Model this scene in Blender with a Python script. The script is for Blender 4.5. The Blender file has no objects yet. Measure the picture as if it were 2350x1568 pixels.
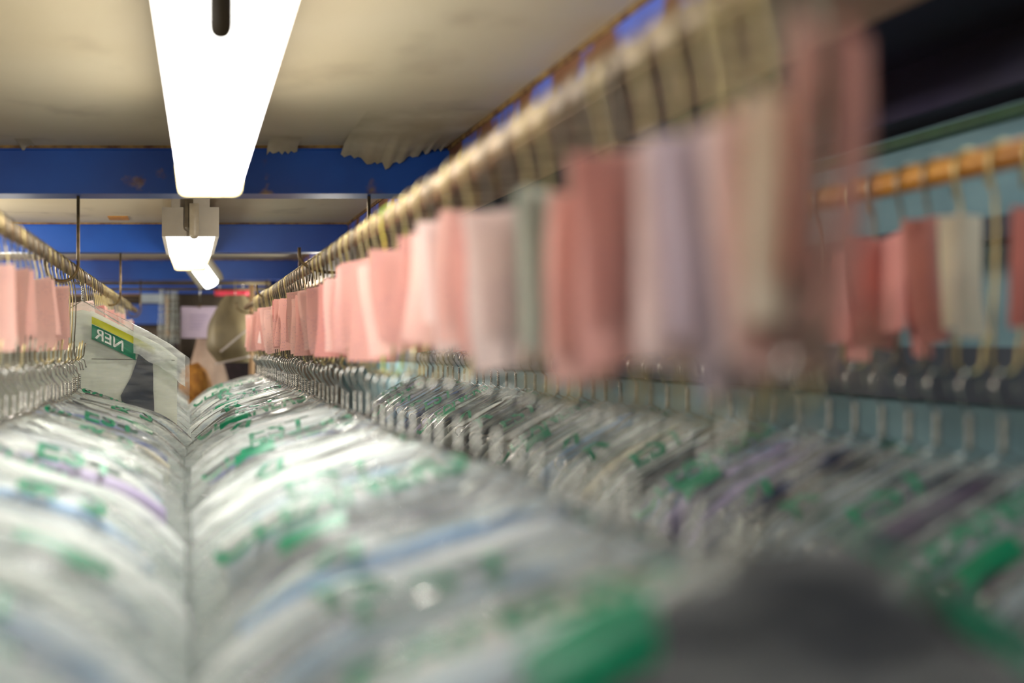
import bpy, bmesh, math, random
from mathutils import Vector, noise
R = random.Random(11)
PI = math.pi
sc = bpy.context.scene
C = sc.collection
ZC = 1.95                                  # camera height
FPX = 2400.0                               # focal length in pixels of the 2350 wide frame
VX, VY = 432.0, 790.0                      # where the rails converge
def at(px, py, Y):                         # a point of the place at depth Y
    return Vector(((px - VX) * Y / FPX, Y, ZC + (VY - py) * Y / FPX))

# ------------------------------------------------------------------ materials
def new_mat(name):
    m = bpy.data.materials.new(name); m.use_nodes = True
    nt = m.node_tree; nt.nodes.clear()
    out = nt.nodes.new('ShaderNodeOutputMaterial')
    return m, nt, out
def N(nt, t, **kw):
    n = nt.nodes.new(t)
    for k, v in kw.items():
        if k in n.inputs: n.inputs[k].default_value = v
        else: setattr(n, k, v)
    return n
def rgba(c): return (c[0], c[1], c[2], 1.0)
def hexc(h):
    v = [int(h[i:i + 2], 16) / 255 for i in (0, 2, 4)]
    return tuple(x / 12.92 if x <= .04045 else ((x + .055) / 1.055) ** 2.4 for x in v)
def noise_node(nt, scale, detail=4, stretch=(1, 1, 1), coord='Object'):
    tc = N(nt, 'ShaderNodeTexCoord'); mp = N(nt, 'ShaderNodeMapping')
    mp.inputs['Scale'].default_value = stretch
    nt.links.new(tc.outputs[coord], mp.inputs['Vector'])
    nz = N(nt, 'ShaderNodeTexNoise'); nz.inputs['Scale'].default_value = scale; nz.inputs['Detail'].default_value = detail
    nt.links.new(mp.outputs['Vector'], nz.inputs['Vector'])
    return nz
def ramp(nt, src, stops):
    r = N(nt, 'ShaderNodeValToRGB')
    els = r.color_ramp.elements
    while len(els) < len(stops): els.new(0.5)
    for e, (p, c) in zip(els, stops): e.position = p; e.color = rgba(c)
    nt.links.new(src, r.inputs['Fac'])
    return r
def pmat(name, c1, c2=None, rough=.5, metal=0., scale=20, stretch=(1, 1, 1), bump=0., lo=.35, hi=.65, spec=.5, coat=0., detail=4):
    m, nt, out = new_mat(name)
    b = N(nt, 'ShaderNodeBsdfPrincipled')
    b.inputs['Roughness'].default_value = rough; b.inputs['Metallic'].default_value = metal
    b.inputs['Specular IOR Level'].default_value = spec; b.inputs['Coat Weight'].default_value = coat
    nz = noise_node(nt, scale, detail, stretch)
    r = ramp(nt, nz.outputs['Fac'], [(lo, c1), (hi, c2 or c1)])
    nt.links.new(r.outputs['Color'], b.inputs['Base Color'])
    if bump:
        bp = N(nt, 'ShaderNodeBump'); bp.inputs['Strength'].default_value = bump; bp.inputs['Distance'].default_value = .01
        nt.links.new(nz.outputs['Fac'], bp.inputs['Height']); nt.links.new(bp.outputs['Normal'], b.inputs['Normal'])
    nt.links.new(b.outputs['BSDF'], out.inputs['Surface'])
    return m
def emat(name, c, s, side=None):
    m, nt, out = new_mat(name)
    e = N(nt, 'ShaderNodeEmission'); e.inputs['Color'].default_value = rgba(c); e.inputs['Strength'].default_value = s
    if side:                               # fine prismatic ribs along the lens
        tc = N(nt, 'ShaderNodeTexCoord'); w = N(nt, 'ShaderNodeTexWave'); w.inputs['Scale'].default_value = side
        w.bands_direction = 'X'
        nt.links.new(tc.outputs['Object'], w.inputs['Vector'])
        r = ramp(nt, w.outputs['Fac'], [(0, tuple(x * .55 for x in c)), (.6, c)])
        nt.links.new(r.outputs['Color'], e.inputs['Color'])
    nt.links.new(e.outputs['Emission'], out.inputs['Surface'])
    return m
def film_mat(name, tint, lo, hi, gloss=.16, scale=9, rough=.14):
    m, nt, out = new_mat(name)
    nz = noise_node(nt, scale, 5, (1.0, 5.0, 5.0))
    bp = N(nt, 'ShaderNodeBump'); bp.inputs['Strength'].default_value = .45; bp.inputs['Distance'].default_value = .012
    nt.links.new(nz.outputs['Fac'], bp.inputs['Height'])
    tr = N(nt, 'ShaderNodeBsdfTransparent'); tr.inputs['Color'].default_value = (.97, .985, .975, 1)
    df = N(nt, 'ShaderNodeBsdfDiffuse'); df.inputs['Color'].default_value = rgba(tint)
    tl = N(nt, 'ShaderNodeBsdfTranslucent'); tl.inputs['Color'].default_value = rgba(tint)
    ms = N(nt, 'ShaderNodeMixShader'); ms.inputs[0].default_value = .3
    nt.links.new(df.outputs[0], ms.inputs[1]); nt.links.new(tl.outputs[0], ms.inputs[2])
    mr = N(nt, 'ShaderNodeMapRange')
    mr.inputs['From Min'].default_value = .38; mr.inputs['From Max'].default_value = .66
    mr.inputs['To Min'].default_value = lo; mr.inputs['To Max'].default_value = hi
    nt.links.new(nz.outputs['Fac'], mr.inputs['Value'])
    m1 = N(nt, 'ShaderNodeMixShader'); nt.links.new(mr.outputs[0], m1.inputs[0])
    nt.links.new(tr.outputs[0], m1.inputs[1]); nt.links.new(ms.outputs[0], m1.inputs[2])
    gl = N(nt, 'ShaderNodeBsdfGlossy'); gl.inputs['Roughness'].default_value = rough
    lw = N(nt, 'ShaderNodeLayerWeight'); lw.inputs['Blend'].default_value = gloss
    for n in (df, tl, gl): nt.links.new(bp.outputs['Normal'], n.inputs['Normal'])
    nt.links.new(bp.outputs['Normal'], lw.inputs['Normal'])
    m2 = N(nt, 'ShaderNodeMixShader'); nt.links.new(lw.outputs['Fresnel'], m2.inputs[0])
    nt.links.new(m1.outputs[0], m2.inputs[1]); nt.links.new(gl.outputs[0], m2.inputs[2])
    nt.links.new(m2.outputs[0], out.inputs['Surface'])
    return m
def paper_mat(name, c, ink, print_amt=.5):
    """Ticket paper: faint printed rows of small marks, held to the middle of the sheet."""
    m, nt, out = new_mat(name)
    b = N(nt, 'ShaderNodeBsdfPrincipled'); b.inputs['Roughness'].default_value = .8
    tc = N(nt, 'ShaderNodeTexCoord')
    br = N(nt, 'ShaderNodeTexBrick'); br.inputs['Scale'].default_value = 60
    br.inputs['Color1'].default_value = (0, 0, 0, 1); br.inputs['Color2'].default_value = (1, 1, 1, 1); br.inputs['Mortar'].default_value = (0, 0, 0, 1)
    br.inputs['Mortar Size'].default_value = .08; br.inputs['Brick Width'].default_value = .35; br.inputs['Row Height'].default_value = .32
    br.inputs['Bias'].default_value = -.25
    sw = N(nt, 'ShaderNodeSeparateXYZ'); cb = N(nt, 'ShaderNodeCombineXYZ')
    nt.links.new(tc.outputs['Object'], sw.inputs[0])
    nt.links.new(sw.outputs['X'], cb.inputs['X']); nt.links.new(sw.outputs['Z'], cb.inputs['Y'])
    nt.links.new(cb.outputs[0], br.inputs['Vector'])
    nz = noise_node(nt, 14, 2)
    mth = N(nt, 'ShaderNodeMath', operation='MULTIPLY'); mth2 = N(nt, 'ShaderNodeMapRange')
    mth2.inputs['From Min'].default_value = .48; mth2.inputs['From Max'].default_value = .56
    mth2.inputs['To Max'].default_value = print_amt
    nt.links.new(nz.outputs['Fac'], mth2.inputs['Value'])
    nt.links.new(br.outputs['Color'], mth.inputs[0]); nt.links.new(mth2.outputs[0], mth.inputs[1])
    mx = N(nt, 'ShaderNodeMixRGB'); mx.inputs[1].default_value = rgba(c); mx.inputs[2].default_value = rgba(ink)
    nt.links.new(mth.outputs[0], mx.inputs[0]); nt.links.new(mx.outputs[0], b.inputs['Base Color'])
    tl = N(nt, 'ShaderNodeBsdfTranslucent'); nt.links.new(mx.outputs[0], tl.inputs['Color'])
    ms = N(nt, 'ShaderNodeMixShader'); ms.inputs[0].default_value = .3
    nt.links.new(b.outputs[0], ms.inputs[1]); nt.links.new(tl.outputs[0], ms.inputs[2])
    nt.links.new(ms.outputs[0], out.inputs['Surface'])
    return m
def stripe_mat(name, c1, c2, scale, axis='X'):
    m, nt, out = new_mat(name)
    b = N(nt, 'ShaderNodeBsdfPrincipled'); b.inputs['Roughness'].default_value = .9
    tc = N(nt, 'ShaderNodeTexCoord'); w = N(nt, 'ShaderNodeTexWave'); w.inputs['Scale'].default_value = scale; w.bands_direction = axis
    nt.links.new(tc.outputs['Object'], w.inputs['Vector'])
    r = ramp(nt, w.outputs['Fac'], [(.45, c1), (.55, c2)])
    nt.links.new(r.outputs['Color'], b.inputs['Base Color']); nt.links.new(b.outputs[0], out.inputs['Surface'])
    return m

def beam_mat(name):
    m, nt, out = new_mat(name)
    b = N(nt, 'ShaderNodeBsdfPrincipled'); b.inputs['Roughness'].default_value = .45
    n1 = noise_node(nt, 2.2, 6); r1 = ramp(nt, n1.outputs['Fac'], [(.35, hexc('103c90')), (.65, hexc('1554b2'))])
    n2 = noise_node(nt, 5.5, 7); r2 = ramp(nt, n2.outputs['Fac'], [(.64, (0, 0, 0)), (.70, (1, 1, 1))])
    n3 = noise_node(nt, 30, 3); r3 = ramp(nt, n3.outputs['Fac'], [(.35, hexc('5a3a1c')), (.65, hexc('96794a'))])
    mx = N(nt, 'ShaderNodeMixRGB')
    nt.links.new(r2.outputs[0], mx.inputs[0]); nt.links.new(r1.outputs[0], mx.inputs[1]); nt.links.new(r3.outputs[0], mx.inputs[2])
    nt.links.new(mx.outputs[0], b.inputs['Base Color']); nt.links.new(b.outputs[0], out.inputs['Surface'])
    return m
def ceiling_mat():
    m, nt, out = new_mat('ceiling_paint')
    b = N(nt, 'ShaderNodeBsdfPrincipled'); b.inputs['Roughness'].default_value = .55
    n1 = noise_node(nt, 1.3, 5); r1 = ramp(nt, n1.outputs['Fac'], [(.3, hexc('c4b491')), (.7, hexc('d8ccb0'))])
    n2 = noise_node(nt, 3.6, 6); r2 = ramp(nt, n2.outputs['Fac'], [(.58, (0, 0, 0)), (.72, (1, 1, 1))])
    mx = N(nt, 'ShaderNodeMixRGB'); mx.inputs[2].default_value = rgba(hexc('86735a'))
    hf = N(nt, 'ShaderNodeMath', operation='MULTIPLY'); hf.inputs[1].default_value = .5
    nt.links.new(r2.outputs[0], hf.inputs[0]); nt.links.new(hf.outputs[0], mx.inputs[0]); nt.links.new(r1.outputs[0], mx.inputs[1])
    nt.links.new(mx.outputs[0], b.inputs['Base Color'])
    bp = N(nt, 'ShaderNodeBump'); bp.inputs['Strength'].default_value = .25; nt.links.new(n2.outputs['Fac'], bp.inputs['Height'])
    nt.links.new(bp.outputs[0], b.inputs['Normal']); nt.links.new(b.outputs[0], out.inputs['Surface'])
    return m
def rusty_flange_mat(name, base, rust, lo=.42, hi=.56, scale=6):
    return pmat(name, base, rust, .6, 0, scale, lo=lo, hi=hi, detail=8)

M = dict(
    ceiling=ceiling_mat(), beam=beam_mat('blue_beam_paint'),
    long_beam=rusty_flange_mat('worn_blue_paint', hexc('5a70d0'), hexc('7d5233'), .45, .55, 7),
    flange=pmat('dusty_flange', hexc('b59a84'), hexc('94796a'), .8, 0, 6),
    rust_edge=pmat('rusty_edge', hexc('5b3a22'), hexc('9a7b46'), .8, 0, 30),
    teal=pmat('teal_wall', hexc('7d9fa6'), hexc('688a94'), .7, 0, 5, detail=6),
    dark_wall=pmat('dark_upper_wall', hexc('2a2140'), hexc('151020'), .8, 0, 3),
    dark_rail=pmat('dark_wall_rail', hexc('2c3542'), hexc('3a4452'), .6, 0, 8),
    green_strip=pmat('green_strip', hexc('24552a'), hexc('17401d'), .5, 0, 15),
    plain_wall=pmat('old_wall', hexc('8d7f70'), hexc('6c6055'), .9, 0, 3), floor=pmat('floor', hexc('4a4038'), hexc('332c27'), .8, 0, 4),
    rail=pmat('worn_steel_rail', hexc('a48a64'), hexc('6d5230'), .5, .2, 9, (6, 1, 6), lo=.4, hi=.62, detail=6),
    wood_rail=pmat('orange_rail', hexc('c98d33'), hexc('a0661e'), .4, .1, 8, (6, 1, 6), detail=6),
    brass=pmat('brassy_wire', hexc('cbbb84'), hexc('a39466'), .34, .7, 40), grey_wire=pmat('grey_wire', hexc('8a8474'), hexc('5f594c'), .32, .8, 40),
    silver=pmat('galvanised_wire', hexc('d6d6d0'), hexc('a5a59e'), .22, .95, 60), green_wire=pmat('green_taped_wire', hexc('8fd060'), hexc('d3b040'), .5, 0, 30),
    hookm=pmat('brown_steel_hook', hexc('8f7a52'), hexc('5f4d32'), .45, .6, 40),
    housing=pmat('grey_light_housing', hexc('938a78'), hexc('847c6c'), .5, .1, 8), cap=pmat('cream_end_cap', hexc('e0cf9c'), hexc('cfba80'), .5, 0, 10),
    tongue=pmat('olive_strap', hexc('5b513f'), hexc('453d30'), .5, 0, 20), tongue_l=pmat('pale_strap', hexc('9d937e'), hexc('8a806d'), .5, 0, 20),
    lens=emat('lit_lens', (1.0, .97, .91), 20.0), lens2=emat('lit_ribbed_lens', (1.0, .97, .93), 8., 45), tube=emat('lit_tube', (.95, 1, .95), 5.),
    film=film_mat('clear_bag_film', (.88, .94, .92), .15, .6, .10, 6, .16), film_milky=film_mat('milky_bag_film', (.92, .97, .955), .35, .85, .06, 5, .25), film_grey=film_mat('thin_bag_film', (.88, .92, .91), .08, .4, .16, 7, .12), film_shaded=film_mat('shaded_bag_film', (.62, .68, .66), .06, .35, .10, 7, .2), film_clear=film_mat('very_clear_film', (.95, .97, .95), .04, .25, .03),
    ink=pmat('green_ink', hexc('07805a'), hexc('066e4e'), .35, 0, 30), yellow_ink=pmat('yellow_ink', hexc('cfd22a'), hexc('c3c720'), .4, 0, 20),
    white_ink=pmat('white_letters', hexc('dfe8df'), None, .5, 0, 20),
    red=pmat('red_tube', hexc('e0455c'), hexc('c83a50'), .35, 0, 20), notice=paper_mat('lilac_notice', hexc('d6c6de'), hexc('6b5a88'), .35),
    olive=pmat('olive_cover', hexc('8f8463'), hexc('6f6650'), .55, 0, 4, bump=.3), tan=pmat('tan_cloth', hexc('b07a30'), hexc('8a5a20'), .8, 0, 30, bump=.3),
    beige=pmat('beige_cloth', hexc('b09a8a'), hexc('8f7a6d'), .8, 0, 6), dark_cloth=pmat('dark_cloth', hexc('2c2026'), hexc('1c1418'), .9, 0, 20),
    timber=pmat('bare_timber', hexc('b99872'), hexc('9d7c58'), .7, 0, 6, (1, 1, .1)), sticker=pmat('orange_sticker', hexc('c98a2c'), hexc('b57820'), .6, 0, 30),
    pipe=pmat('brown_pipe', hexc('6a5f42'), hexc('54492f'), .5, .3, 8), strap=pmat('white_strap', hexc('cfc6c2'), None, .5, 0, 8),
    flake=pmat('peeling_paint', hexc('d2c6a8'), hexc('b9aa88'), .7, 0, 9),
)
TAGS = {}
for nm, c in dict(pink='eabdb1', rose='e0a89d', deep='d9958c', pale='f3dcd5', lavender='d3c3cc', greygreen='b3b8aa', cream='e9e0ca', hot='f3b6c4').items():
    TAGS[nm] = paper_mat('ticket_' + nm, hexc(c), hexc('7a5a86'), .5 if nm not in ('greygreen', 'hot') else .2)
CLOTH = {}
for nm, a, b in [('white', 'eef0ec', 'dfe3e0'), ('pale grey', 'b9c3cb', 'a3aeb8'), ('pale blue', '9fbbdc', '8aabd0'), ('navy', '25305e', '1b2448'),
                 ('charcoal', '34363e', '25272d'), ('lavender', 'b6aacb', 'a497bd'), ('royal blue', '3554a8', '2a4590'), ('cream', 'e2dac4', 'd4cab0'), ('mauve', '6a5a72', '584a60')]:
    CLOTH[nm] = pmat(nm.replace(' ', '_') + '_cloth', hexc(a), hexc(b), .9, 0, 7, bump=.25, spec=.2)
CLOTH['striped grey'] = stripe_mat('striped_grey_cloth', hexc('e2e4e6'), hexc('70777f'), 70)

# ------------------------------------------------------------------ mesh helpers
class MB:
    def __init__(s): s.v = []; s.f = []
    def add(s, vs, fs):
        o = len(s.v); s.v += [tuple(v) for v in vs]; s.f += [tuple(i + o for i in f) for f in fs]; return s
    def box(s, x0, x1, y0, y1, z0, z1):
        vs = [(x, y, z) for z in (z0, z1) for y in (y0, y1) for x in (x0, x1)]
        return s.add(vs, [(0, 2, 3, 1), (4, 5, 7, 6), (0, 1, 5, 4), (2, 6, 7, 3), (0, 4, 6, 2), (1, 3, 7, 5)])
    def tube(s, pts, r, n=8, closed=False):
        P = [Vector(p) for p in pts]; k = len(P); vs = []
        rr = r if isinstance(r, (list, tuple)) else [r] * k
        T = []
        for i in range(k):
            if closed: t = P[(i + 1) % k] - P[i - 1]
            else: t = P[min(i + 1, k - 1)] - P[max(i - 1, 0)]
            T.append(t.normalized())
        up = Vector((0, 1, 0)) if abs(T[0].y) < .9 else Vector((1, 0, 0))
        a = (up - T[0] * up.dot(T[0])).normalized()
        for i in range(k):
            a = (a - T[i] * a.dot(T[i])).normalized(); b = T[i].cross(a)
            for j in range(n):
                q = 2 * PI * j / n; vs.append(P[i] + (a * math.cos(q) + b * math.sin(q)) * rr[i])
        fs = []
        for i in range(k if closed else k - 1):
            for j in range(n):
                i2 = (i + 1) % k; fs.append((i * n + j, i * n + (j + 1) % n, i2 * n + (j + 1) % n, i2 * n + j))
        if not closed: fs += [tuple(range(n - 1, -1, -1)), tuple((k - 1) * n + j for j in range(n))]
        return s.add(vs, fs)
    def grid(s, us, vs_, fn, skip=None):
        V = [fn(u, v) for u in us for v in vs_]; m = len(vs_); F = []
        for i in range(len(us) - 1):
            for j in range(m - 1):
                if skip and skip(us[i], us[i + 1], vs_[j], vs_[j + 1]): continue
                F.append((i * m + j, (i + 1) * m + j, (i + 1) * m + j + 1, i * m + j + 1))
        return s.add(V, F)
    def prism(s, outline, y0, y1):         # outline in x-z, extruded along y
        n = len(outline)
        vs = [(x, y0, z) for x, z in outline] + [(x, y1, z) for x, z in outline]
        fs = [tuple(range(n)), tuple(range(2 * n - 1, n - 1, -1))] + [(i, i + n, (i + 1) % n + n, (i + 1) % n) for i in range(n)]
        return s.add(vs, fs)
    def lathe(s, prof, n=24, center=(0, 0, 0)):
        cx, cy, cz = center; vs = []; fs = []; k = len(prof)
        for i, (r, z) in enumerate(prof):
            for j in range(n): q = 2 * PI * j / n; vs.append((cx + r * math.cos(q), cy + r * math.sin(q), cz + z))
        for i in range(k - 1):
            for j in range(n): fs.append((i * n + j, i * n + (j + 1) % n, (i + 1) * n + (j + 1) % n, (i + 1) * n + j))
        return s.add(vs, fs)
    def mesh(s, name, mat, smooth=True):
        me = bpy.data.meshes.new(name); me.from_pydata(s.v, [], s.f); me.update()
        bm = bmesh.new(); bm.from_mesh(me); bmesh.ops.recalc_face_normals(bm, faces=bm.faces); bm.to_mesh(me); bm.free()
        if mat: me.materials.append(mat)
        if smooth: me.polygons.foreach_set('use_smooth', [True] * len(me.polygons))
        return me
    def build(s, name, mat, parent=None, smooth=True):
        return link(name, s.mesh(name, mat, smooth), parent)
def link(name, me, parent=None):
    o = bpy.data.objects.new(name, me); C.objects.link(o)
    if parent: o.parent = parent
    return o
def tag(o, label=None, cat=None, group=None, kind=None):
    if label: o['label'] = label
    if cat: o['category'] = cat
    if group: o['group'] = group
    if kind: o['kind'] = kind
    return o
def empty(name, loc=(0, 0, 0), rz=0):
    o = bpy.data.objects.new(name, None); C.objects.link(o); o.location = loc; o.rotation_euler = (0, 0, rz); o.empty_display_size = .05
    return o
def own(o, mat):                           # a material of its own on a copy that shares its mesh
    o.material_slots[0].link = 'OBJECT'; o.material_slots[0].material = mat
_W = 'first second third fourth fifth sixth seventh eighth ninth tenth eleventh twelfth thirteenth fourteenth fifteenth sixteenth seventeenth eighteenth nineteenth'.split()
_T = 'twenty thirty forty fifty sixty seventy eighty ninety'.split()
def ordinal(n):
    if n < 20: return _W[n - 1]
    t, u = divmod(n, 10)
    if t >= 10: return 'hundredth'
    return (_T[t - 2][:-1] + 'ieth') if u == 0 else _T[t - 2] + '-' + _W[u - 1]

# ------------------------------------------------------------------ the setting
RZ = ZC + .22                              # rail height
XL, XM, XR = -.346, .350, .957             # three rails
ZB, ZCE = ZC + .406, ZC + .535             # underside of the beams, ceiling
def struct(o): return tag(o, kind='structure')
struct(MB().box(-2.0, 3.0, -2.5, 10.2, -.1, 0).build('floor', M['floor'], smooth=False))
struct(MB().box(-2.0, 3.0, -2.5, 10.2, ZCE, ZCE + .08).build('ceiling', M['ceiling'], smooth=False))
struct(MB().box(-2.0, -1.75, -2.5, 10.2, 0, ZCE).build('wall_left', M['plain_wall'], smooth=False))
XW = 1.40
struct(MB().box(XW, XW + .2, -2.5, 10.2, 0, ZC + .41).build('wall_right', M['teal'], smooth=False))
struct(MB().box(XW - .10, XW + .2, -2.5, 10.2, ZC + .41, ZCE).build('wall_right_upper', M['dark_wall'], smooth=False))
struct(MB().box(-1.75, XW, 9.6, 9.8, 0, ZCE).build('wall_back', M['plain_wall'], smooth=False))
struct(MB().box(-1.75, XW, -2.5, -2.3, 0, ZCE).build('wall_front', M['plain_wall'], smooth=False))
struct(MB().box(.87, XW - .1, -2.3, 9.6, ZCE - .03, ZCE - .001).build('ceiling_side', M['dark_wall'], smooth=False))
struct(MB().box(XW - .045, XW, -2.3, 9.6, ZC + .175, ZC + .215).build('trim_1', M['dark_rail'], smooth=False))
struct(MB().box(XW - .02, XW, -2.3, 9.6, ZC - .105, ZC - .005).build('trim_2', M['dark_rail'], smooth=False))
struct(MB().box(XW - .03, XW, -2.3, 9.6, ZC + .380, ZC + .398).build('trim_3', M['green_strip'], smooth=False))
# cross beams: I sections
def ibeam_x(y):
    ft = .010; d = .10
    ol = [(-d / 2, ZB), (d / 2, ZB), (d / 2, ZB + ft), (.008, ZB + ft), (.008, ZCE - .006), (-d / 2 , ZCE - .006), (-d / 2, ZCE - .010), (-d / 2 + .004, ZCE - .012), (-d / 2 + .004, ZB + ft), (-d / 2, ZB + ft)]
    m = MB(); n = len(ol)
    x0, x1 = -1.75, .705
    vs = [(x0, y + a, z) for a, z in ol] + [(x1, y + a, z) for a, z in ol]
    m.add(vs, [tuple(range(n)), tuple(range(2 * n - 1, n - 1, -1))] + [(i, i + n, (i + 1) % n + n, (i + 1) % n) for i in range(n)])
    return m
BY = [.94, 2.87, 4.66, 6.62, 8.4]
BY[0] = -.6
for i, y in enumerate(BY):
    struct(ibeam_x(y).build('ceiling_beam', M['beam'], smooth=False))
    struct(MB().box(-1.75, .705, y - .056, y - .04, ZCE - .007, ZCE).build('beam_edge', M['rust_edge'], smooth=False))
lb = MB().box(.705, .735, -2.3, 9.6, ZB + .012, ZCE).build('long_beam', M['long_beam'], smooth=False); struct(lb)
struct(MB().box(.69, .865, -2.3, 9.6, ZB, ZB + .012).build('long_beam_flange', M['flange'], smooth=False))
struct(MB().box(.700, .705, -2.3, 9.6, ZCE - .012, ZCE).build('long_beam_edge', M['rust_edge'], smooth=False))

# peeling ceiling paint by the first beam
def flake(pts, y, depth, name, label):
    """pts: ragged lower edge in pixels on the face of the first beam; the sheet droops from the ceiling."""
    m = MB(); rows = []
    for k in range(7):
        t = k / 6; row = []
        for (px, py) in pts:
            p = at(px, py, y); drop = ZCE - p.z
            sm_ = sum(ZCE - at(a, b, y).z for a, b in pts) / len(pts) * math.sin(PI * (px - pts[0][0] + 2) / (pts[-1][0] - pts[0][0] + 4)) * 1.2
            row.append((p.x, y - depth * (1 - t) ** 1.1, ZCE - .001 - (drop * t ** 6 + sm_ * .8 * t ** 2.2 * (1 - t ** 6))))
        rows.append(row)
    n = len(pts); V = [p for r in rows for p in r]
    F = [(i * n + j, i * n + j + 1, (i + 1) * n + j + 1, (i + 1) * n + j) for i in range(6) for j in range(n - 1)]
    o = m.add(V, F).build(name, M['flake']); tag(o, label, 'paint flake'); return o
q = R
edge = []
x = 782
while x < 1030:
    base = 345 + 32 * math.exp(-((x - 880) / 75) ** 2) - (x - 880) * .03
    if 880 < x < 897: base += 22 * (1 - abs(x - 888) / 9)
    edge.append((x, base + R.uniform(-6, 6))); x += R.uniform(5, 10)
flake(edge, BY[1] - .06, .42, 'peeling_paint', 'large ragged sheet of cream paint drooping over blue beam near the long beam')
flake([(612 + i * 7, 344 + R.uniform(0, 14)) for i in range(11)], BY[1] - .056, .12, 'peeling_paint', 'small curled paint flake on the beam right beside the near light')
flake([(46 + i * 5, 330 + (14 if i in (1, 2) else R.uniform(0, 6))) for i in range(8)], BY[1] - .056, .1, 'peeling_paint', 'small torn paint flake above the blue beam, left of the near light')
st = MB().box(-.042, .042, -.06, .06, -.003, 0).build('sticker', M['sticker'], smooth=False)
st.location = at(272, 500, FPX * .535 / 290); st.location.z = ZCE - .0005
tag(st, 'small orange sticker on the ceiling between the first two blue beams', 'sticker')

# ------------------------------------------------------------------ lights
def lens_profile(w_top, w_bot, h, n=6):
    pts = [(-w_top / 2, 0)]
    for i in range(n + 1):
        a = PI / 2 * i / n; r = .018
        pts.append((-w_bot / 2 + r - r * math.cos(a), -h + r - r * math.sin(a)))
    pts += [(-x, z) for x, z in reversed(pts)]
    return pts
def fixture(name, y0, y1, z_bot, label, lens_m, tongue_z, big_tongue=False, wt=.178, wb=.14, wh=.206):
    t = empty(name, (0, y0, ZC + z_bot)); L = y1 - y0
    lh = .058; pr = [(x, z + lh) for x, z in lens_profile(wt, wb, lh)]
    MB().prism(pr, .006, L - .013).build('lens', lens_m, t, smooth=False)
    MB().box(-wh / 2, wh / 2, 0, L, lh, lh + .105).build('housing', M['housing'], t, smooth=False)
    MB().box(-min(.07, wh / 2 - .01), min(.07, wh / 2 - .01), .02, L - .02, lh + .105, ZCE - ZC - z_bot).build('mounting_box', M['housing'], t, smooth=False)
    e = MB().prism([(x * 1.03, z - (.010 if z < .03 else 0)) for x, z in pr], L - .012, L + .014).build('end_cap', M['cap'], t, smooth=False)
    # hanging strap over the near end
    def strap(x0, x1, zt, zb, yy, mat, nm):
        ol = [(x0, zt), (x0, zb + (x1 - x0) / 2)]
        for i in range(9):
            a = PI + PI * i / 8; ol.append(((x0 + x1) / 2 + (x1 - x0) / 2 * math.cos(a), zb + (x1 - x0) / 2 + (x1 - x0) / 2 * math.sin(a)))
        ol += [(x1, zb + (x1 - x0) / 2), (x1, zt)]
        MB().prism(ol, yy - .006, yy).build(nm, mat, t)
    if big_tongue:
        strap(-.022, .012, ZCE - ZC - z_bot - .01, tongue_z, -.012, M['tongue'], 'strap')
    else:
        strap(-.02, .010, ZCE - ZC - z_bot - .01, tongue_z + .03, -.006, M['tongue'], 'strap')
        strap(-.004, .030, ZCE - ZC - z_bot - .03, tongue_z, -.014, M['tongue_l'], 'strap')
    tag(t, label, 'ceiling light'); return t
f1 = fixture('fluorescent_light', 1.0, 2.26, .328, 'long glowing fluorescent light with white lens, nearest to the camera', M['lens'], -.046, True, .146, .135, .138)
f1.location.x = .036; f1.rotation_euler.z = math.radians(-.5)
f2 = fixture('fluorescent_light', 3.77, 4.58, .331, 'grey boxed fluorescent light seen end-on between the first two blue beams', M['lens2'], .047)
f2.location.x = .008
f0 = fixture('fluorescent_light', -1.05, .2, .328, 'added fluorescent light out of view behind the camera, filling the near rows', emat('fill_lens', (1, .97, .91), 19.), .06)  # added behind the camera, out of view, to brighten the nearest tickets
# the third, hanging crooked
t3 = empty('fluorescent_light', at(455, 610, 5.6)); t3.scale = (.8, .8, .8)
MB().prism([(-.055, -.01), (-.045, -.035), (-.02, -.046), (.02, -.046), (.045, -.035), (.055, -.01)], -.21, .21).build('lens', M['tube'], t3, smooth=False)
MB().box(-.09, .09, -.23, .23, -.008, .05).build('housing', M['housing'], t3, smooth=False)
MB().box(-.03, .03, -.02, .02, .05, .18).build('bracket', M['housing'], t3, smooth=False)
t3.rotation_euler = (math.radians(-32), math.radians(-24), math.radians(-14))
tag(t3, 'farthest bright light hanging crooked below the second blue beam', 'ceiling light')

# ------------------------------------------------------------------ rails and the hooks that carry them
def rail(x, y0, y1, mat, label):
    m = MB(); n = 50; pts = [(x, y0 + (y1 - y0) * i / n, RZ + .002 * math.sin(i * .7)) for i in range(n + 1)]
    o = m.tube(pts, .0165, 16).build('hanging_rail', mat); tag(o, label, 'rail'); return o
rail(XL, -.6, 6.9, M['rail'], 'worn tan steel rail carrying the row of hangers left of the lights')
rail(XM, -.6, 6.3, M['rail'], 'worn tan steel rail running beneath the long blue beam, tickets below')
rail(XR, -.6, 6.3, M['wood_rail'], 'orange brown rail along the teal wall')
def j_hook(xv, xr, y, label):
    top = ZB + .0; cz = RZ - .0165 - .006; r = abs(xv - xr); sgn = 1 if xv > xr else -1
    ry = .034
    pts = [(xv, 0, top), (xv, 0, cz + .03)]
    w = (xv - xr) + sgn * .045
    rr = abs(w) / 2; cx = xv - w / 2; dep = min(rr, .046); cz -= .024 if xv < 0 else 0.
    for i in range(0, 15):
        a = PI * i / 14
        pts.append((cx + w / 2 * math.cos(a), 0, cz + dep - .001 - dep * math.sin(a)))
    pts.append((xv - w, 0, cz + dep + .022))
    m = MB().tube([(p[0] - xr, p[1], p[2] - RZ) for p in pts], .0048, 10)
    o = m.build('rail_hook', M['hookm']); o.location = (xr, y, RZ)
    tag(o, label, 'hook', 'rail hooks'); return o
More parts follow.
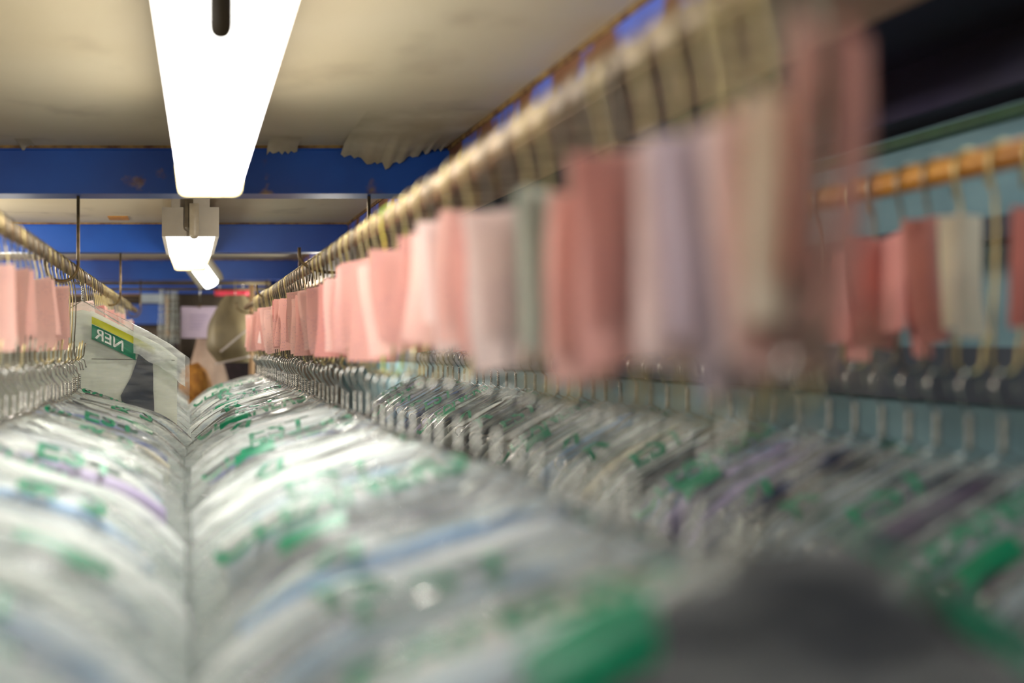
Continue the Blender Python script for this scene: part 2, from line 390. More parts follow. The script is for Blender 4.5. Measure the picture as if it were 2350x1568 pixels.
ornm = ['first', 'second', 'third']
for k, y in enumerate(BY[1:4]):
    j_hook(XL + .044, XL, y, 'brown J-shaped hook under the %s blue beam holding the left-hand rail' % ornm[k])
    j_hook(XM + .146, XM, y, 'brown hook under the %s blue beam behind the middle rail' % ornm[k])
for y, w in ((2.1, 'nearer'), (3.9, 'farther')):
    m = MB().tube([(-.0, 0, .186), (0, 0, .09), (.03, 0, .05), (.034, 0, 0), (.02, 0, -.025), (0, 0, -.0265), (-.026, 0, -.015), (-.03, 0, .004)], .004, 8)
    o = m.build('rail_hook', M['hookm']); o.location = (XR, y, RZ); o.scale = (1, 1, 1)
    tag(o, 'dark hook holding the orange rail by the wall, the %s one' % w, 'hook', 'rail hooks')
    MB().box(-.10, .04, -.01, .01, .180, .187).build('bracket', M['hookm'], o, smooth=False)

# ------------------------------------------------------------------ wire S hooks, hangers
def arc(cx, cz, r, a0, a1, n, y=0.):
    return [(cx + r * math.cos(a0 + (a1 - a0) * i / n), y, cz + r * math.sin(a0 + (a1 - a0) * i / n)) for i in range(n + 1)]
LS = .272                                  # rail centre to the inside of the lower bend
def s_hook_mesh(k):
    rr = .0192
    p = [(.0215, 0, -.028 - .006 * k), (.0205, 0, -.012)] + arc(0, 0, rr, -.1, PI, 10)
    p += [(-.0185, .0, -.02), (-.012, 0, -.05), (-.010, 0, -.09), (-.0115, 0, -.15), (-.0145, 0, -.20), (-.0155, 0, -.235)]
    p += arc(0, -LS + .0155, .0155, PI, 2 * PI, 8)
    p += [(.0165, 0, -LS + .03), (.020, 0, -LS + .05 + .006 * k)]
    return MB().tube(p, .0022, 7).mesh('s_hook', M['brass'])
S_ME = [s_hook_mesh(k) for k in range(3)]
WH = .0021
def hanger_meshes():
    rr = .0200
    hk = [(.0225, 0, -.032), (.0212, 0, -.026)] + arc(0, -rr, rr, 0, PI * .98, 12) + [(-.0185, 0, -.030), (-.010, 0, -.043), (-.002, 0, -.052), (0, 0, -.058)]
    hook = MB().tube(hk, WH, 6).mesh('hook', M['silver'])
    tw = MB()
    for ph in (0, PI):
        tw.tube([(.0026 * math.cos(ph + i * .55), .0026 * math.sin(ph + i * .55), -.054 - .042 * i / 40) for i in range(41)], .0021, 5)
    neck = tw.mesh('twisted_neck', M['silver'])
    w = .2; pts = [(0, 0, -.096), (.03, 0, -.113), (w - .02, 0, -.204)] + arc(w - .012, -.218, .014, PI / 2 * .8, -PI / 2, 6) + \
        arc(-w + .012, -.218, .014, -PI / 2, -PI - PI / 2 * .8 + PI / 2 * .0, 6) + [(-w + .02, 0, -.204), (-.03, 0, -.115)]
    sh = MB().tube(pts, WH, 6, closed=True).mesh('shoulder_wire', M['silver'])
    return hook, neck, sh
H_ME = hanger_meshes()

# ------------------------------------------------------------------ bags and garments
ZN = -.098                                 # top of the shoulders below the top of the hanger hook
def cross(x, a, W, slope, r0, zn, seed, cr=1.0, drop=2.6, knee=.19, asym=0.):
    d = abs(x); dd = math.sqrt(d * d + .0004) - .02
    zt = zn - slope * dd - asym * x - drop * max(0., d - knee) ** 2
    r = max(.004, r0 * (1 - .7 * (d / W) ** 4)); A = r * PI / 2
    b = max(-A, min(A, a)); th = b / r
    y = r * math.sin(th); z = zt + r * (math.cos(th) - 1) - (abs(a) - abs(b))
    ny, nz = math.sin(th), math.cos(th)
    s = Vector((x * 7 + seed * 13.1, a * 40, seed * 3.7)); s2 = Vector((x * 5 + seed * 7.7, a * 9, seed))
    fade = min(1., max(0., (W - d) / .04)) * min(1., .3 + d / .08)
    h = (.0035 * noise.noise(s) + .0014 * noise.noise(s * 2.3) + .005 * (noise.noise(s2))) * cr * fade
    # folds fan out from the neck
    h += .0012 * cr * fade * math.sin(a * 260 + x * 24 * math.copysign(1, x) + seed) * min(1, d / .1)
    return Vector((x, y + ny * h * .8, z + nz * h))
def lin(a, b, n): return [a + (b - a) * i / n for i in range(n + 1)]
AV = [-.60, -.40, -.25, -.16, -.12] + lin(-.095, .095, 26) + [.13, .2, .35, .6]
ASYM = {'L': -.09, 'M': .09, 'R': 0.}
def bag_fn(k, rw): return lambda x, a: cross(x, a, .325, BP[k][0], .030, ZN, k + 1., 1.0, BP[k][1], BP[k][2], ASYM[rw])
BP = [(R.uniform(.38, .47), R.uniform(2.2, 3.4), R.uniform(.17, .22)) for _ in range(5)]
BP[2] = (.56, 3.0, .19)
BP += BP
BAG_ME, GAR_ME, COL_ME = {}, {}, []
hole = lambda x0, x1, a0, a1: max(abs(x0), abs(x1)) < .026 and max(abs(a0), abs(a1)) < .022
for rw in 'LMR':
    for k in range(10):
        BAG_ME[rw, k] = MB().grid(lin(-.325, .325, 56), AV, bag_fn(k, rw), hole).mesh('film', M['film'])
        if k < 5:
            gf = lambda x, a: cross(x, a, .285, BP[k][0], .0155, ZN - .0165 - .010 * math.exp(-(x / .06) ** 2), k + 31., .3, BP[k][1] + .5, BP[k][2] - .01, ASYM[rw])
            GAR_ME[rw, k] = MB().grid(lin(-.285, .285, 40), AV, gf, hole).mesh('body', CLOTH['white'])
def col(u, v):
    return Vector((.052 * math.cos(u), .0135 * math.sin(u) * (1 - .1 * v), ZN - .040 + v * .018 - .008 * abs(math.cos(u)) ** 2))
COL_ME = MB().grid(lin(0, 2 * PI, 24), [0., .5, 1.], col).mesh('collar', CLOTH['white'])

def text_mesh(txt, height, mirror=False):
    cu = bpy.data.curves.new('txt', 'FONT'); cu.body = txt; cu.size = height / .72; cu.resolution_u = 3
    cu.align_x = 'CENTER'; cu.align_y = 'CENTER'; cu.offset = height * .018
    o = bpy.data.objects.new('txt', cu); C.objects.link(o); bpy.context.view_layer.update()
    me = bpy.data.meshes.new_from_object(o.evaluated_get(bpy.context.evaluated_depsgraph_get()))
    bpy.data.objects.remove(o); bpy.data.curves.remove(cu)
    bm = bmesh.new(); bm.from_mesh(me); bpy.data.meshes.remove(me)
    bmesh.ops.triangulate(bm, faces=bm.faces)
    for _ in range(6):
        es = [e for e in bm.edges if e.calc_length() > .009]
        if not es: break
        bmesh.ops.subdivide_edges(bm, edges=es, cuts=1); bmesh.ops.triangulate(bm, faces=[f for f in bm.faces if len(f.verts) > 3])
    bm.verts.index_update()
    V = [((-v.co.x if mirror else v.co.x), v.co.y) for v in bm.verts]; F = [tuple(v.index for v in f.verts) for f in bm.faces]
    bm.free(); return V, F
_cache = {}
def put_text(mb, fn, txt, h, x0, a0, mirror=False, tilt=0., off=.0016, sx=1.):
    key = (txt, h, mirror)
    if key not in _cache: _cache[key] = text_mesh(*key)
    V, F = _cache[key]; out = []
    for tx, ty in V:
        x = x0 + (tx * math.cos(tilt) - ty * math.sin(tilt)) * sx; a = a0 + tx * math.sin(tilt) + ty * math.cos(tilt)
        p = fn(x, a); e = 1e-3
        n = (fn(x + e, a) - fn(x - e, a)).cross(fn(x, a + e) - fn(x, a - e))
        n = n.normalized() if n.length > 1e-12 else Vector((0, 0, 1))
        if n.z < 0 and abs(n.z) > .3 or (n.y * a < 0 and abs(n.z) <= .3): n = -n
        out.append(p + n * off)
    mb.add(out, F)
def put_patch(mb, fn, x0, x1, a0, a1, off=.0014, jag=.0):
    n = max(2, int(abs(x1 - x0) / .01)); m = max(2, int(abs(a1 - a0) / .008))
    def g(u, v):
        uu = x0 + (x1 - x0) * u; aa = a0 + (a1 - a0) * v + jag * noise.noise(Vector((uu * 30, v * 3, 1)))
        p = fn(uu, aa); e = 1e-3
        nn = (fn(uu + e, aa) - fn(uu - e, aa)).cross(fn(uu, aa + e) - fn(uu, aa - e)).normalized()
        if nn.z < 0 and abs(nn.z) > .3 or (nn.y * aa < 0 and abs(nn.z) <= .3): nn = -nn
        return p + nn * off
    mb.grid(lin(0, 1, n), lin(0, 1, m), g)
PRINTS = [[('CLEANERS', .056, -.16, -.006, False, 0)], [('EST', .062, -.14, -.012, False, .0), ('& S', .062, .17, .0, False, 0)],
          [('CLEANERS', .056, .15, -.004, True, .0)], 'bands', None, [('R', .07, -.2, -.005, False, .3)], None, [], None, [('EST', .06, .15, -.004, False, .05), ('R', .06, -.19, .0, True, -.2)]]
INK_ME = {}
for rw in 'LMR':
    for k, pr in enumerate(PRINTS):
        out = []; bf = bag_fn(k, rw)
        if pr == 'bands':
            for (x0, x1, a0, a1) in ((-.24, -.17, -.03, .015), (.16, .25, -.02, .02)):
                mb = MB(); put_patch(mb, bf, x0, x1, a0, a1, jag=.012); out.append(mb.mesh('printed_band', M['ink']))
        else:
            for (t, h, x0, a0, mir, tl) in pr or []:
                mb = MB(); put_text(mb, bf, t, h, x0, a0, mir, tl, sx=1.0 if t != 'CLEANERS' else .78)
                out.append(mb.mesh('printed_lettering', M['ink'], False))
        INK_ME[rw, k] = out

# tickets: a sheet with a curl, some folded over with a second leaf
def ticket_mesh(k):
    w = .037 + .004 * (k % 3); h = .150 + .008 * (k % 3)
    cx = R.uniform(.5, 1.); tw = R.uniform(-.5, .5)
    def g(u, v):
        x = u * w; z = .07 - h * v
        y = -.0045 - .010 * (u * u) * cx * (k % 2 * 2 - 1) - .007 * math.sin(v * 3 + k) * v + .012 * u * tw * (v - .3)
        return Vector((x + .004 * math.sin(v * 4 + k), y, z + .004 * u * (1 if k % 3 else -1)))
    us = lin(-1, 1, 10); vs = lin(0, 1, 10)
    m = MB().grid(us, vs, g)
    back = MB().grid(us, vs, lambda u, v: Vector((u * w * .96 + .006 * v, .0045 + .006 * v * (1 + .6 * u) + .004 * u * u, .069 - (h - .012 * (k % 3 + 1)) * v)))
    return m.mesh('front_leaf', TAGS['pink']), back.mesh('back_leaf', TAGS['pink'])
T_ME = [ticket_mesh(k) for k in range(6)]

ROWNAME = {'L': 'left-hand rail', 'M': 'middle rail', 'R': 'orange rail'}
GRP = {'L': 'the left-hand rail', 'M': 'the middle rail', 'R': 'the orange wall rail'}
TAGTXT = dict(pink='pink paper ticket', rose='rose pink paper ticket', deep='deep pink paper ticket', pale='pale pink paper ticket', lavender='lavender paper ticket',
              greygreen='grey green paper ticket', cream='cream white paper ticket', hot='bright pink plastic-covered ticket')
def wn(y, s): return noise.noise(Vector((y * 1.3, s * 9.1, .5)))
_cnt = {}
_hid = {}
def seen(kind, row, x, y, z=None):
    e = x + {'L': .33, 'M': 0., 'R': -.25}[row] if kind in ('bag', 'garment') else x
    px = VX + e * FPX / y; py = VY - ((-.26 if kind in ('bag', 'garment') else -.03)) * FPX / y
    if kind == 'hook' and VY - .22 * FPX / y < 0 and row != 'M': py = 9999
    if -10 < px < 2360 and (py < 1568 or row == 'M'):
        _cnt[kind, row] = _cnt.get((kind, row), 0) + 1
        return '%s seen from near end of %s' % (ordinal(_cnt[kind, row]), ROWNAME[row])
    _hid[kind, row] = _hid.get((kind, row), 0) + 1
    return '%s of those on %s outside the picture' % (ordinal(_hid[kind, row]), ROWNAME[row])
def place(row, idx, x, y, gap, cloth, bagk, tcol, length=1., tyaw=None, swing=0., tdz=0., tsc=1.):
    sh = .028 * noise.noise(Vector((y * 2.6, 3.3, 1.7))); wx = {'L': .345 - sh, 'M': .345 + sh, 'R': .254 - sh}[row] / .325 * R.uniform(.985, 1.0); lean = R.uniform(-.02, .02); film = M[R.choice(['film', 'film_grey', 'film_milky', 'film_grey'])]
    if cloth in ('navy', 'royal blue', 'charcoal', 'mauve', 'lavender', 'striped grey'): film = M['film_clear']
    if row == 'M' and idx == 2: wx = .9
    if row == 'R': film = M['film_shaded']  # darker film tint stands in for the weaker light along this rail
    """One order: wire S hook over the rail, its paper ticket, the hanger in the lower bend, the garment and its bag."""
    g = GRP[row]
    yaw = wn(y, x) * .13 + swing
    s = link('s_hook', S_ME[idx % 3]); s.location = (x, y, RZ); s.rotation_euler = (0, 0, yaw * .6); s.scale = (1, 1, length)
    wire = 'brassy wire' if R.random() < (.55 if row != 'R' else .4) else 'grey wire'
    if row == 'M' and idx == 22: wire = 'green taped wire'; own(s, M['green_wire'])
    elif wire == 'grey wire': own(s, M['grey_wire'])
    tag(s, '%s S-hook, %s' % (wire, seen('hook', row, x, y)), 'hook', 'wire hooks on ' + g)
    bz = RZ - LS * length
    if tcol:
        te = link('paper_ticket', T_ME[idx % 6][0]); te.location = (x - .011, y - .001, RZ - .148 * length + tdz + R.uniform(-.017, .017)); te.scale = (1, 1, tsc)
        te.rotation_euler = (R.uniform(-.04, .04), R.uniform(-.11, .11), tyaw if tyaw is not None else R.uniform(-.55, .25))
        own(te, TAGS[tcol])
        b = link('back_leaf', T_ME[idx % 6][1], te); own(b, TAGS['pale' if tcol in ('pink', 'rose') and idx % 3 == 0 else tcol])
        tag(te, '%s, %s' % (TAGTXT[tcol], seen('ticket', row, x, y)), 'ticket', 'paper tickets on ' + g)
    if gap < .02: return
    he = empty('wire_hanger', (x, y + .0, bz + .0022), yaw)
    for nm, me in zip(('hook', 'twisted_neck', 'shoulder_wire'), H_ME):
        o = link(nm, me, he)
        if nm == 'hook': o.rotation_euler.z = .35
    tag(he, 'silver wire hanger, %s' % seen('hanger', row, x, y), 'hanger', 'wire hangers on ' + g)
    ge = link('garment', GAR_ME[row, bagk % 5]); ge.location = he.location; ge.rotation_euler.z = yaw; ge.scale = (wx, gap / .066, 1); own(ge, CLOTH[cloth]); ge.rotation_euler.y = lean; he.rotation_euler.y = lean
    c = link('collar', COL_ME, ge); own(c, CLOTH[cloth])
    tag(ge, '%s garment in film, %s' % (cloth, seen('garment', row, x, y)), 'clothes', 'bagged clothes on ' + g)
    be = link('garment_bag', BAG_ME[row, bagk]); be.location = he.location; be.rotation_euler.z = yaw; be.scale = (wx, gap / .066, 1); own(be, film); be.rotation_euler.y = lean
    pr = 'green-printed'
    if row == 'M' and idx == 2:
        bf = bag_fn(bagk, row)
        for x0, x1, a0, a1 in ((.075, .135, -.035, .03), (-.19, -.11, -.05, .02)):
            mb = MB(); put_patch(mb, bf, x0, x1, a0, a1, jag=.012); mb.build('printed_band', M['ink'], be)
    for me in INK_ME[row, bagk]: link(me.name.split('.')[0], me, be)
    if not INK_ME[row, bagk]: pr = 'unprinted'
    tag(be, 'clear %s bag over %s garment, %s' % (pr, cloth, seen('bag', row, x, y)), 'plastic bag', 'plastic garment bags on ' + g)
    return he

def pick(seq): return R.choice(seq)
LIGHTS = ['white'] * 6 + ['pale grey'] * 3 + ['pale blue'] * 2 + ['cream'] + ['lavender', 'navy', 'royal blue', 'charcoal', 'striped grey']
PINKS = ['pink'] * 4 + ['rose'] * 3 + ['pale', 'deep']
def zs(seq_start, y1, lo, hi):
    ys = list(seq_start); y = ys[-1]
    while y < y1:
        y += R.uniform(lo, hi); ys.append(y)
    return ys
# middle rail
M_TAGS = {0: ('rose', .90), 1: ('cream', .74, -.03, .75), 2: ('pink', .40), 3: None, 4: ('lavender', .5), 5: ('pale', .45, .01), 6: None, 7: ('rose', .5), 8: None, 9: ('pink', .45), 10: None,
          11: ('greygreen', .62), 12: None, 13: ('pale', .1, -.02), 14: ('rose', -.2), 15: ('pink', .3), 16: ('pale', .4), 17: ('pink', -.3)}
M_Y = zs([.560, .590, .614, .650, .675, .72, .77, .82, .85, .885, .935, .985, 1.04, 1.10, 1.18, 1.26], 5.35, .072, .096)
M_C = {1: 'charcoal', 2: 'pale grey', 3: 'pale blue', 4: 'pale grey', 5: 'lavender', 6: 'cream', 7: 'pale grey', 8: 'pale blue', 9: 'mauve', 10: 'pale grey', 11: 'royal blue', 12: 'pale blue', 13: 'white', 14: 'navy',
       15: 'pale grey', 16: 'white', 17: 'white', 18: 'pale blue', 19: 'white', 20: 'white', 21: 'white', 22: 'white', 23: 'pale grey', 36: 'striped grey', 44: 'striped grey'}
def run_row(row, x, Y, cols, tags, p_tag, lens, ink_first=0):
    for i, y in enumerate(Y):
        gap = min((Y[i + 1] - y) if i + 1 < len(Y) else .07, (y - Y[i - 1]) if i else .07) * .9
        if row == 'M' and i == 0: gap = .01
        if row == 'M' and i == 1: gap = .045
        if row == 'M' and i == 2: gap = .01
        cloth = cols.get(i) or pick(LIGHTS)
        if i in tags: t = tags[i]
        else: t = (pick(PINKS), None) if R.random() < p_tag else None
        place(row, i + 1, x, y, gap, cloth, (i * 7 + ink_first + 5) % 10, t[0] if t else None, lens(i, y), t[1] if t else None, tdz=t[2] if t and len(t) > 2 else 0., tsc=t[3] if t and len(t) > 3 else 1.)
run_row('M', XM, M_Y, M_C, M_TAGS, .72, lambda i, y: {0: .9, 1: .80, 2: .95, 3: .97}.get(i, 1 + .045 * wn(y * 3, 2) + R.uniform(-.02, .02)))
# left rail: the run is broken where the big white bag hangs
L_Y = zs([.60, .68], 5.9, .072, .096)
BIGY = 3.42
L_Y = [y for y in L_Y if not (BIGY - .09 < y < BIGY + .075)]
run_row('L', XL, L_Y, {0: 'mauve', 1: 'pale grey', 2: 'mauve', 3: 'pale blue', 4: 'white', 5: 'pale grey', 6: 'white', 7: 'navy', 8: 'white', 9: 'pale blue', 10: 'white', 11: 'white', 27: 'pale blue', 28: 'white'}, {}, .42, lambda i, y: 1 + .05 * wn(y * 3, 5) + R.uniform(-.02, .02), 3)
# wall rail
R_Y = zs([.80, .87, .93, .99, 1.05, 1.11, 1.17, 1.225, 1.28, 1.335, 1.385, 1.44, 1.50, 1.56], 4.3, .066, .09)
R_TAGS = {3: None, 4: None, 5: None, 6: ('deep', .55), 7: None, 8: ('cream', .55), 9: ('deep', .5), 10: ('deep', 1.25), 11: ('deep', .2), 12: ('deep', 1.4), 13: None, 14: ('deep', .5), 15: ('rose', 1.3), 16: None, 17: None, 18: ('deep', .4)}
R_C = {0: 'pale grey', 1: 'charcoal', 2: 'pale grey', 3: 'pale grey', 4: 'mauve', 5: 'pale grey', 6: 'pale grey', 7: 'mauve', 8: 'navy', 9: 'pale grey', 10: 'pale grey', 11: 'charcoal', 12: 'navy', 13: 'lavender', 14: 'lavender', 15: 'pale blue', 16: 'navy', 17: 'charcoal', 18: 'white', 26: 'charcoal', 28: 'navy', 29: 'charcoal', 31: 'mauve', 33: 'charcoal', 34: 'navy'}
run_row('R', XR, R_Y, R_C, R_TAGS, .5, lambda i, y: .93 + .03 * wn(y * 3, 8))

# ------------------------------------------------------------------ the big white garment hung straight on the left rail
def big_fn(inset, cr, seed):
    def f(x, a): return cross(x, a, .352 - inset * 2.2, .50, .034 - inset, -.098 - inset * 1.6, seed, cr, 1.2 + inset * 60, .22)
    return f
bx, bz = XL, RZ + .0185
he = empty('wire_hanger', (bx, BIGY, bz), .10)
for nm, me in zip(('hook', 'twisted_neck', 'shoulder_wire'), H_ME):
    o = link(nm, me, he)
tag(he, 'silver wire hanger hooked straight on the left-hand rail inside the big white bag', 'hanger', 'wire hangers on the left-hand rail')
hole = lambda x0, x1, a0, a1: max(abs(x0), abs(x1)) < .026 and max(abs(a0), abs(a1)) < .02
fg = big_fn(.015, .4, 77.); fb = big_fn(0, 1.0, 78.)
whitish = pmat('greenish_white_cloth', hexc('f2f5e8'), hexc('e2e7d8'), .9, 0, 6, bump=.2)
ge = MB().grid(lin(-.31, .31, 48), AV, fg, hole).build('garment', whitish); ge.location = he.location; ge.rotation_euler.z = .10
def face_patch(poly_rows, name, mat, parent, y):
    m = MB(); V = []; n = 9
    for k, ((xa, za), (xb, zb)) in enumerate(poly_rows):
        for i in range(n): t = i / (n - 1); V.append((xa + (xb - xa) * t, y - .0015 + .0015 * noise.noise(Vector((k * .9, i * .8, 4))), za + (zb - za) * t))
    F = [(k * n + i, k * n + i + 1, (k + 1) * n + i + 1, (k + 1) * n + i) for k in range(len(poly_rows) - 1) for i in range(n - 1)]
    return m.add(V, F).build(name, mat, parent)
def big_local(px, py): p = at(px, py, BIGY - .03); return (p.x - bx, p.z - bz)
navyc = pmat('navy_panel_cloth', hexc('343c4e'), hexc('262d3c'), .6, 0, 8, bump=.3)
rows = [((318, 800), (348, 812)), ((310, 835), (349, 835)), ((298, 868), (350, 868)), ((285, 890), (350, 895)), ((275, 908), (352, 925)), ((285, 960), (353, 965)), ((290, 1060), (356, 1060))]
face_patch([(big_local(*a), big_local(*b)) for a, b in rows], 'navy_panel', navyc, ge, -.0245)['label'] = 'navy panel down the front'
sm = MB(); a = big_local(208, 824); b = big_local(400, 827); sm.tube([(a[0], -.026, a[1]), ((a[0] + b[0]) / 2, -.0262, (a[1] + b[1]) / 2), (b[0], -.026, b[1])], .0009, 5); sm.build('seam', M['tongue'], ge)
tag(ge, 'large whitish garment with navy panel, hung high above its neighbours on left-hand rail', 'clothes')
be = MB().grid(lin(-.352, .352, 60), AV, fb, hole).build('garment_bag', M['film_clear']); be.location = he.location; be.rotation_euler.z = .10
yb = MB(); put_patch(yb, fb, .03, .235, -.085, -.062); yb.build('yellow_band', M['yellow_ink'], be)
gb = MB(); put_patch(gb, fb, .03, .172, -.135, -.087); gb.build('green_band', M['ink'], be)
cf = MB(); put_patch(cf, lambda x, a: fb(x, a) + Vector((0, -.004 - .004 * noise.noise(Vector((x * 60, a * 70, 2))), 0)), .165, .335, -.115, -.012, .002, .008); cf.build('folded_film', M['film_milky'], be)
wl = MB(); put_text(wl, fb, 'NER', .036, .088, -.112, True, 0, .0032, 1.0); wl.build('printed_lettering', M['white_ink'], be, False)
tag(be, 'big clear plastic bag with yellow and green band, standing high above the left-hand row', 'plastic bag')

# ------------------------------------------------------------------ the far end of the room
YB = 7.8
def bar(px0, py0, px1, py1, Y, r, name, mat, label, cat, group=None):
    a = at(px0, py0, Y); b = at(px1, py1, Y)
    o = MB().tube([a + (b - a) * (i / 6) for i in range(7)], r, 10).build(name, mat); tag(o, label, cat, group); return o
bar(-130, 650, 620, 650, 7.3, .014, 'cross_pipe', M['pipe'], 'upper brown pipe crossing the far end of the room', 'pipe', 'far cross pipes')
bar(-130, 664, 620, 664, 7.5, .011, 'cross_pipe', M['pipe'], 'lower brown pipe crossing the far end of the room', 'pipe', 'far cross pipes')
bar(492, 673, 572, 673, 7.4, .022, 'red_roll', M['red'], 'bright red roll lying across below the far pipes', 'roll')
rr_ = bpy.data.objects['red_roll']
for px in (505, 558):
    a = at(px, 673, 7.4); MB().tube([a + Vector((0, 0, -.024)), a + Vector((0, .026, 0)), a + Vector((0, .06, .06)), a + Vector((0, -.09, .085))], .003, 6).build('tie', M['silver'], rr_)
# shelf with blue boards behind the pipes
t = empty('storage_shelf', at(250, 790, 9.2))
p0 = at(-60, 745, 9.2); p1 = at(390, 700, 9.2)
MB().box(p0.x - t.location.x, p1.x - t.location.x, -.15, .15, p0.z - t.location.z, p1.z - t.location.z).build('blue_board', M['beam'], t, smooth=False)
MB().box(p0.x - t.location.x, p1.x - t.location.x, -.17, .17, -.2, -.14 + .06).build('lower_board', M['beige'], t, smooth=False)
MB().box(p0.x - t.location.x, p1.x - t.location.x, -.17, .17, .42, .46).build('top_board', M['timber'], t, smooth=False)
for xx in (p0.x - t.location.x, p1.x - t.location.x - .04): MB().box(xx, xx + .04, -.17, .17, -1.98, .46).build('post', M['timber'], t, smooth=False)
tag(t, 'shelf unit with a blue board against the far wall', 'shelf')
# bundle of clear bags
def hang_sheet(px, pyt, pyb, wpx, Y, seed, name, mat):
    a = at(px, pyt, Y); hgt = (pyb - pyt) * Y / FPX; w = wpx * Y / FPX
    m = MB().grid(lin(-1, 1, 14), lin(0, 1, 10), lambda u, v: Vector((u * w / 2 * (.55 + .45 * v), .025 * math.sin(u * 9 + seed) * (.4 + v), -hgt * v - .02 * v * abs(math.sin(u * 5 + seed)))))
    o = m.build(name, mat); o.location = a; return o
for k, (px, pb) in enumerate(((372, 780), (388, 798), (402, 785))):
    o = hang_sheet(px, 664, pb, 22, 7.5 + .07 * (k - 1), k * 2., 'spare_bag', M['film'])
    tag(o, 'crumpled spare clear bag hung from the far pipe, %s of three' % ('leftmost', 'middle one', 'rightmost')[k], 'plastic bag', 'spare bags at the far end')
# notice sheet
o = MB().grid(lin(-1, 1, 8), lin(-1, 1, 8), lambda u, v: Vector((u * .135, .004 * u * v, v * .115))).build('paper_notice', M['notice']); o.location = at(458, 740, 7.6)
tag(o, 'lilac white paper notice hanging at the far end beyond the lights', 'notice')
MB().box(-.012, .012, -.30, .004, .105, .115).add([], []).build('clip', M['hookm'], o, smooth=False)
MB().tube([(0, -.29, .11), (0, -.295, .30), (0, -.13, .33)], .003, 6).build('hanging_wire', M['silver'], o)
sm = MB()
for k in range(5): sm.tube([(-.07 + .13 * i / 5 * (1 - .1 * k), -.008, .05 - .024 * k + .004 * noise.noise(Vector((i, k, 2)))) for i in range(6)], .002, 5)
sm.build('handwriting', pmat('violet_ink', hexc('8f7fa6'), None, .8), o)
# olive covered garment, slumped
m = MB()
def olive(u, v):
    a = u * 2 * PI; z = -v * .46; r = (.07 + .125 * math.sin(min(1, v * 1.25) * PI * .62)) * (1 + .12 * noise.noise(Vector((math.cos(a) * 2, math.sin(a) * 2, v * 3))))
    if v > .8: r *= 1 - (v - .8) * 1.6
    return Vector((r * math.cos(a), r * .75 * math.sin(a), z))
m.grid(lin(0, 1, 26), lin(0, 1, 16), olive); o = m.build('covered_garment', M['olive']); o.location = at(540, 678, 7.2)
tag(o, 'olive brown garment bundled in cloudy film at the far end', 'clothes')
MB().tube([(0, 0, -.01), (0, .03, .05), (0, .08, .10), (.012, .11, .112), (.03, .10, .09)], .003, 6).build('hook', M['silver'], o)
# beige skirt fanning out below the notice
def skirt(u, v):
    a = u * 2 * PI; r = .05 + .13 * v ** 1.2
    r *= 1 + .10 * math.sin(a * 9) * v
    return Vector((r * math.cos(a) * (1.5 - .4 * v), r * .6 * math.sin(a), -v * .5))
o = MB().grid(lin(0, 1, 60), lin(0, 1, 10), skirt).build('pleated_skirt', M['beige']); o.location = at(475, 775, 7.9)
MB().tube([(.078 * math.cos(a), .032 * math.sin(a), .0) for a in lin(0, 2 * PI, 20)[:-1]], .012, 6, True).build('waistband', M['beige'], o)
tag(o, 'beige pleated skirt hanging below the paper notice', 'clothes')
# dark coat with two pale straps
def coat(u, v):
    a = u * 2 * PI; w = .16 + .03 * v - .10 * max(0, .25 - v) * 2.5
    return Vector((w * math.cos(a), .06 * math.sin(a), -v * .8 - .05 * abs(math.cos(a)) ** 2))
o = MB().grid(lin(0, 1, 28), lin(0, 1, 12), coat).build('dark_coat', M['dark_cloth']); o.location = at(555, 775, 8.4); MB().tube([(0, 0, -.02), (0, 0, .12), (0, 0, ZB - o.location.z)], .003, 6).build('hanging_wire', M['silver'], o)
MB().lathe([(.075, -.03), (.07, .0), (.05, .012)], 18).build('collar', M['dark_cloth'], o)
tag(o, 'dark coat hanging beside the beige skirt at the far end', 'clothes')
o = hang_sheet(388, 775, 900, 70, 8.4, 3., 'dark_dress', M['dark_cloth']); tag(o, 'dark dress hanging behind the big white bag', 'clothes')
MB().tube([(-.02, 0, 0), (0, 0, .04), (0, 0, ZB - o.location.z)], .004, 6).build('strap', M['dark_cloth'], o)
bar(494, 836, 575, 818, 6.9, .006, 'white_strap', M['strap'], 'lower pale strap stretched from middle row at the far end', 'strap', 'pale straps')
bar(506, 808, 572, 752, 6.9, .006, 'white_strap', M['strap'], 'upper pale strap rising steeply at the far end', 'strap', 'pale straps')
bar(578, 655, 576, 1455, 7.0, .018, 'timber_post', M['timber'], 'bare timber post at the end of the middle row', 'post')
# tan cloth bundle
def tanb(u, v):
    a = u * 2 * PI; b = v * PI; r = 1 + .13 * noise.noise(Vector((math.cos(a) * 2 * math.sin(b), math.sin(a) * 2 * math.sin(b), v * 4)))
    return Vector((.10 * r * math.sin(b) * math.cos(a), .08 * r * math.sin(b) * math.sin(a), .13 * r * math.cos(b)))
o = MB().grid(lin(0, 1, 28), lin(0, 1, 16), tanb).build('tan_bundle', M['tan']); o.location = at(448, 882, 6.4)
MB().lathe([(.055, -.06), (.085, -.2), (.10, -.6), (.11, o.location.z * -1 + .005)], 20).build('drape', M['tan'], o)
tag(o, 'golden tan fur garment beyond the big white bag', 'clothes')
o = MB().grid(lin(-1, 1, 6), lin(-1, 1, 6), lambda u, v: Vector((u * .1, .004 * u, v * .05))).build('grey_cloth', CLOTH['pale grey']); o.location = at(350, 682, 9.02)
tag(o, 'pale grey folded cloth on the far shelf', 'clothes')

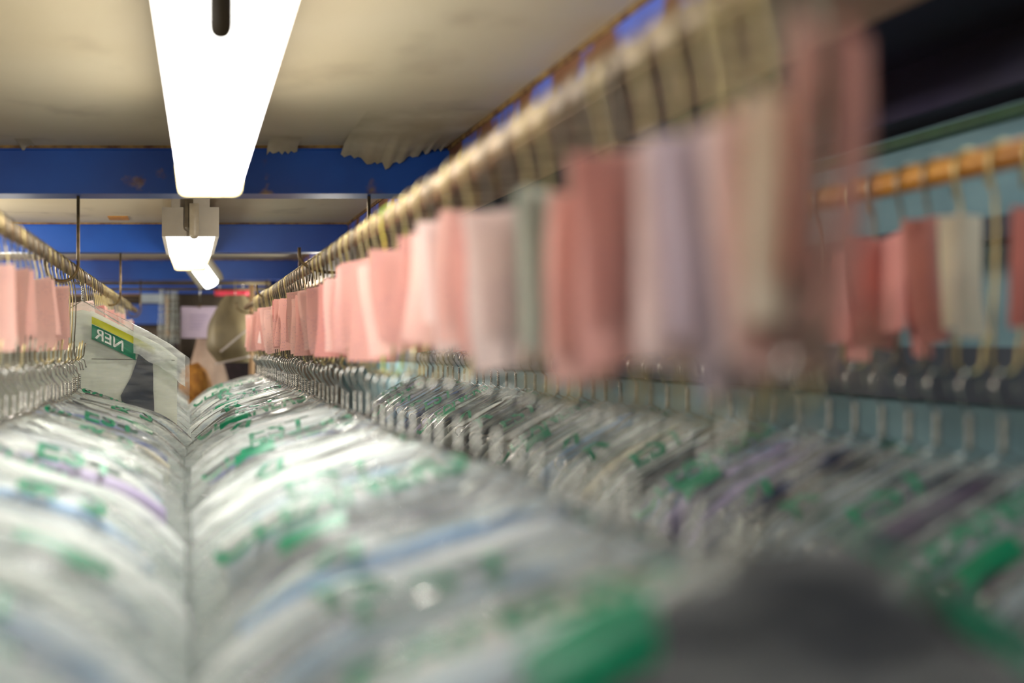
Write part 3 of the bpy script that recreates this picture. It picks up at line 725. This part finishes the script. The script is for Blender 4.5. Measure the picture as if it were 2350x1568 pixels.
# ------------------------------------------------------------------ camera, light, look
cam = bpy.data.cameras.new('camera'); co = bpy.data.objects.new('camera', cam); C.objects.link(co)
co.location = (0, 0, ZC); co.rotation_euler = (PI / 2, 0, 0)
cam.sensor_width = 36; cam.lens = 36 * FPX / 2350
cam.shift_x = (1175 - VX) / 2350; cam.shift_y = (VY - 784) / 2350
cam.clip_start = .02
cam.dof.use_dof = True; cam.dof.focus_distance = 3.45; cam.dof.aperture_fstop = cam.lens / 27.0
sc.camera = co
w = bpy.data.worlds.new('world'); sc.world = w; w.use_nodes = True
w.node_tree.nodes['Background'].inputs[0].default_value = (.75, .8, .85, 1); w.node_tree.nodes['Background'].inputs[1].default_value = .3
def area(name, loc, rot, sx, sy, e, c):
    l = bpy.data.lights.new(name, 'AREA'); l.shape = 'RECTANGLE'; l.size = sx; l.size_y = sy; l.energy = e; l.color = c
    o = bpy.data.objects.new(name, l); C.objects.link(o); o.location = loc; o.rotation_euler = rot; return o
area('side_fill_light', (1.12, 1.0, ZCE - .05), (0, 0, 0), .2, 1.2, 3, (.9, 1, 1))  # both side area lights are bare fills without fixtures, brightening the orange rail
area('side_fill_light', (1.12, 3.4, ZCE - .05), (0, 0, 0), .2, 1.2, 3.5, (1, .97, .9))
for nm, loc, e in (('left_bay_fill', (-1.25, 3.8, ZC + .30), 42), ('left_bay_fill', (-1.35, 5.7, ZC + .30), 30), ('left_bay_fill', (-1.3, .6, ZC + .28), 18), ('far_room_fill', (-1.3, 7.5, ZC + .2), 48), ('far_room_fill', (.95, 7.0, ZC + .15), 36), ('beam_fill', (.32, 3.15, ZC + .47), 10), ('beam_fill', (.2, 4.95, ZC + .47), 14)):  # added fill lamps without fixtures: bounce for ceiling, beams and far end
    l = bpy.data.lights.new(nm, 'POINT'); l.shadow_soft_size = .04 if nm == 'beam_fill' else .12; l.energy = e; l.color = (1, .93, .82)
    o = bpy.data.objects.new(nm, l); C.objects.link(o); o.location = loc
sc.view_settings.view_transform = 'Standard'; sc.view_settings.look = 'None'; sc.view_settings.exposure = 0.0
cy = sc.cycles
cy.use_denoising = True; cy.use_adaptive_sampling = True; cy.adaptive_threshold = .02; cy.max_bounces = 8; cy.diffuse_bounces = 4; cy.glossy_bounces = 3; cy.transmission_bounces = 4; cy.transparent_max_bounces = 14
cy.caustics_reflective = False; cy.caustics_refractive = False; cy.sample_clamp_indirect = 6
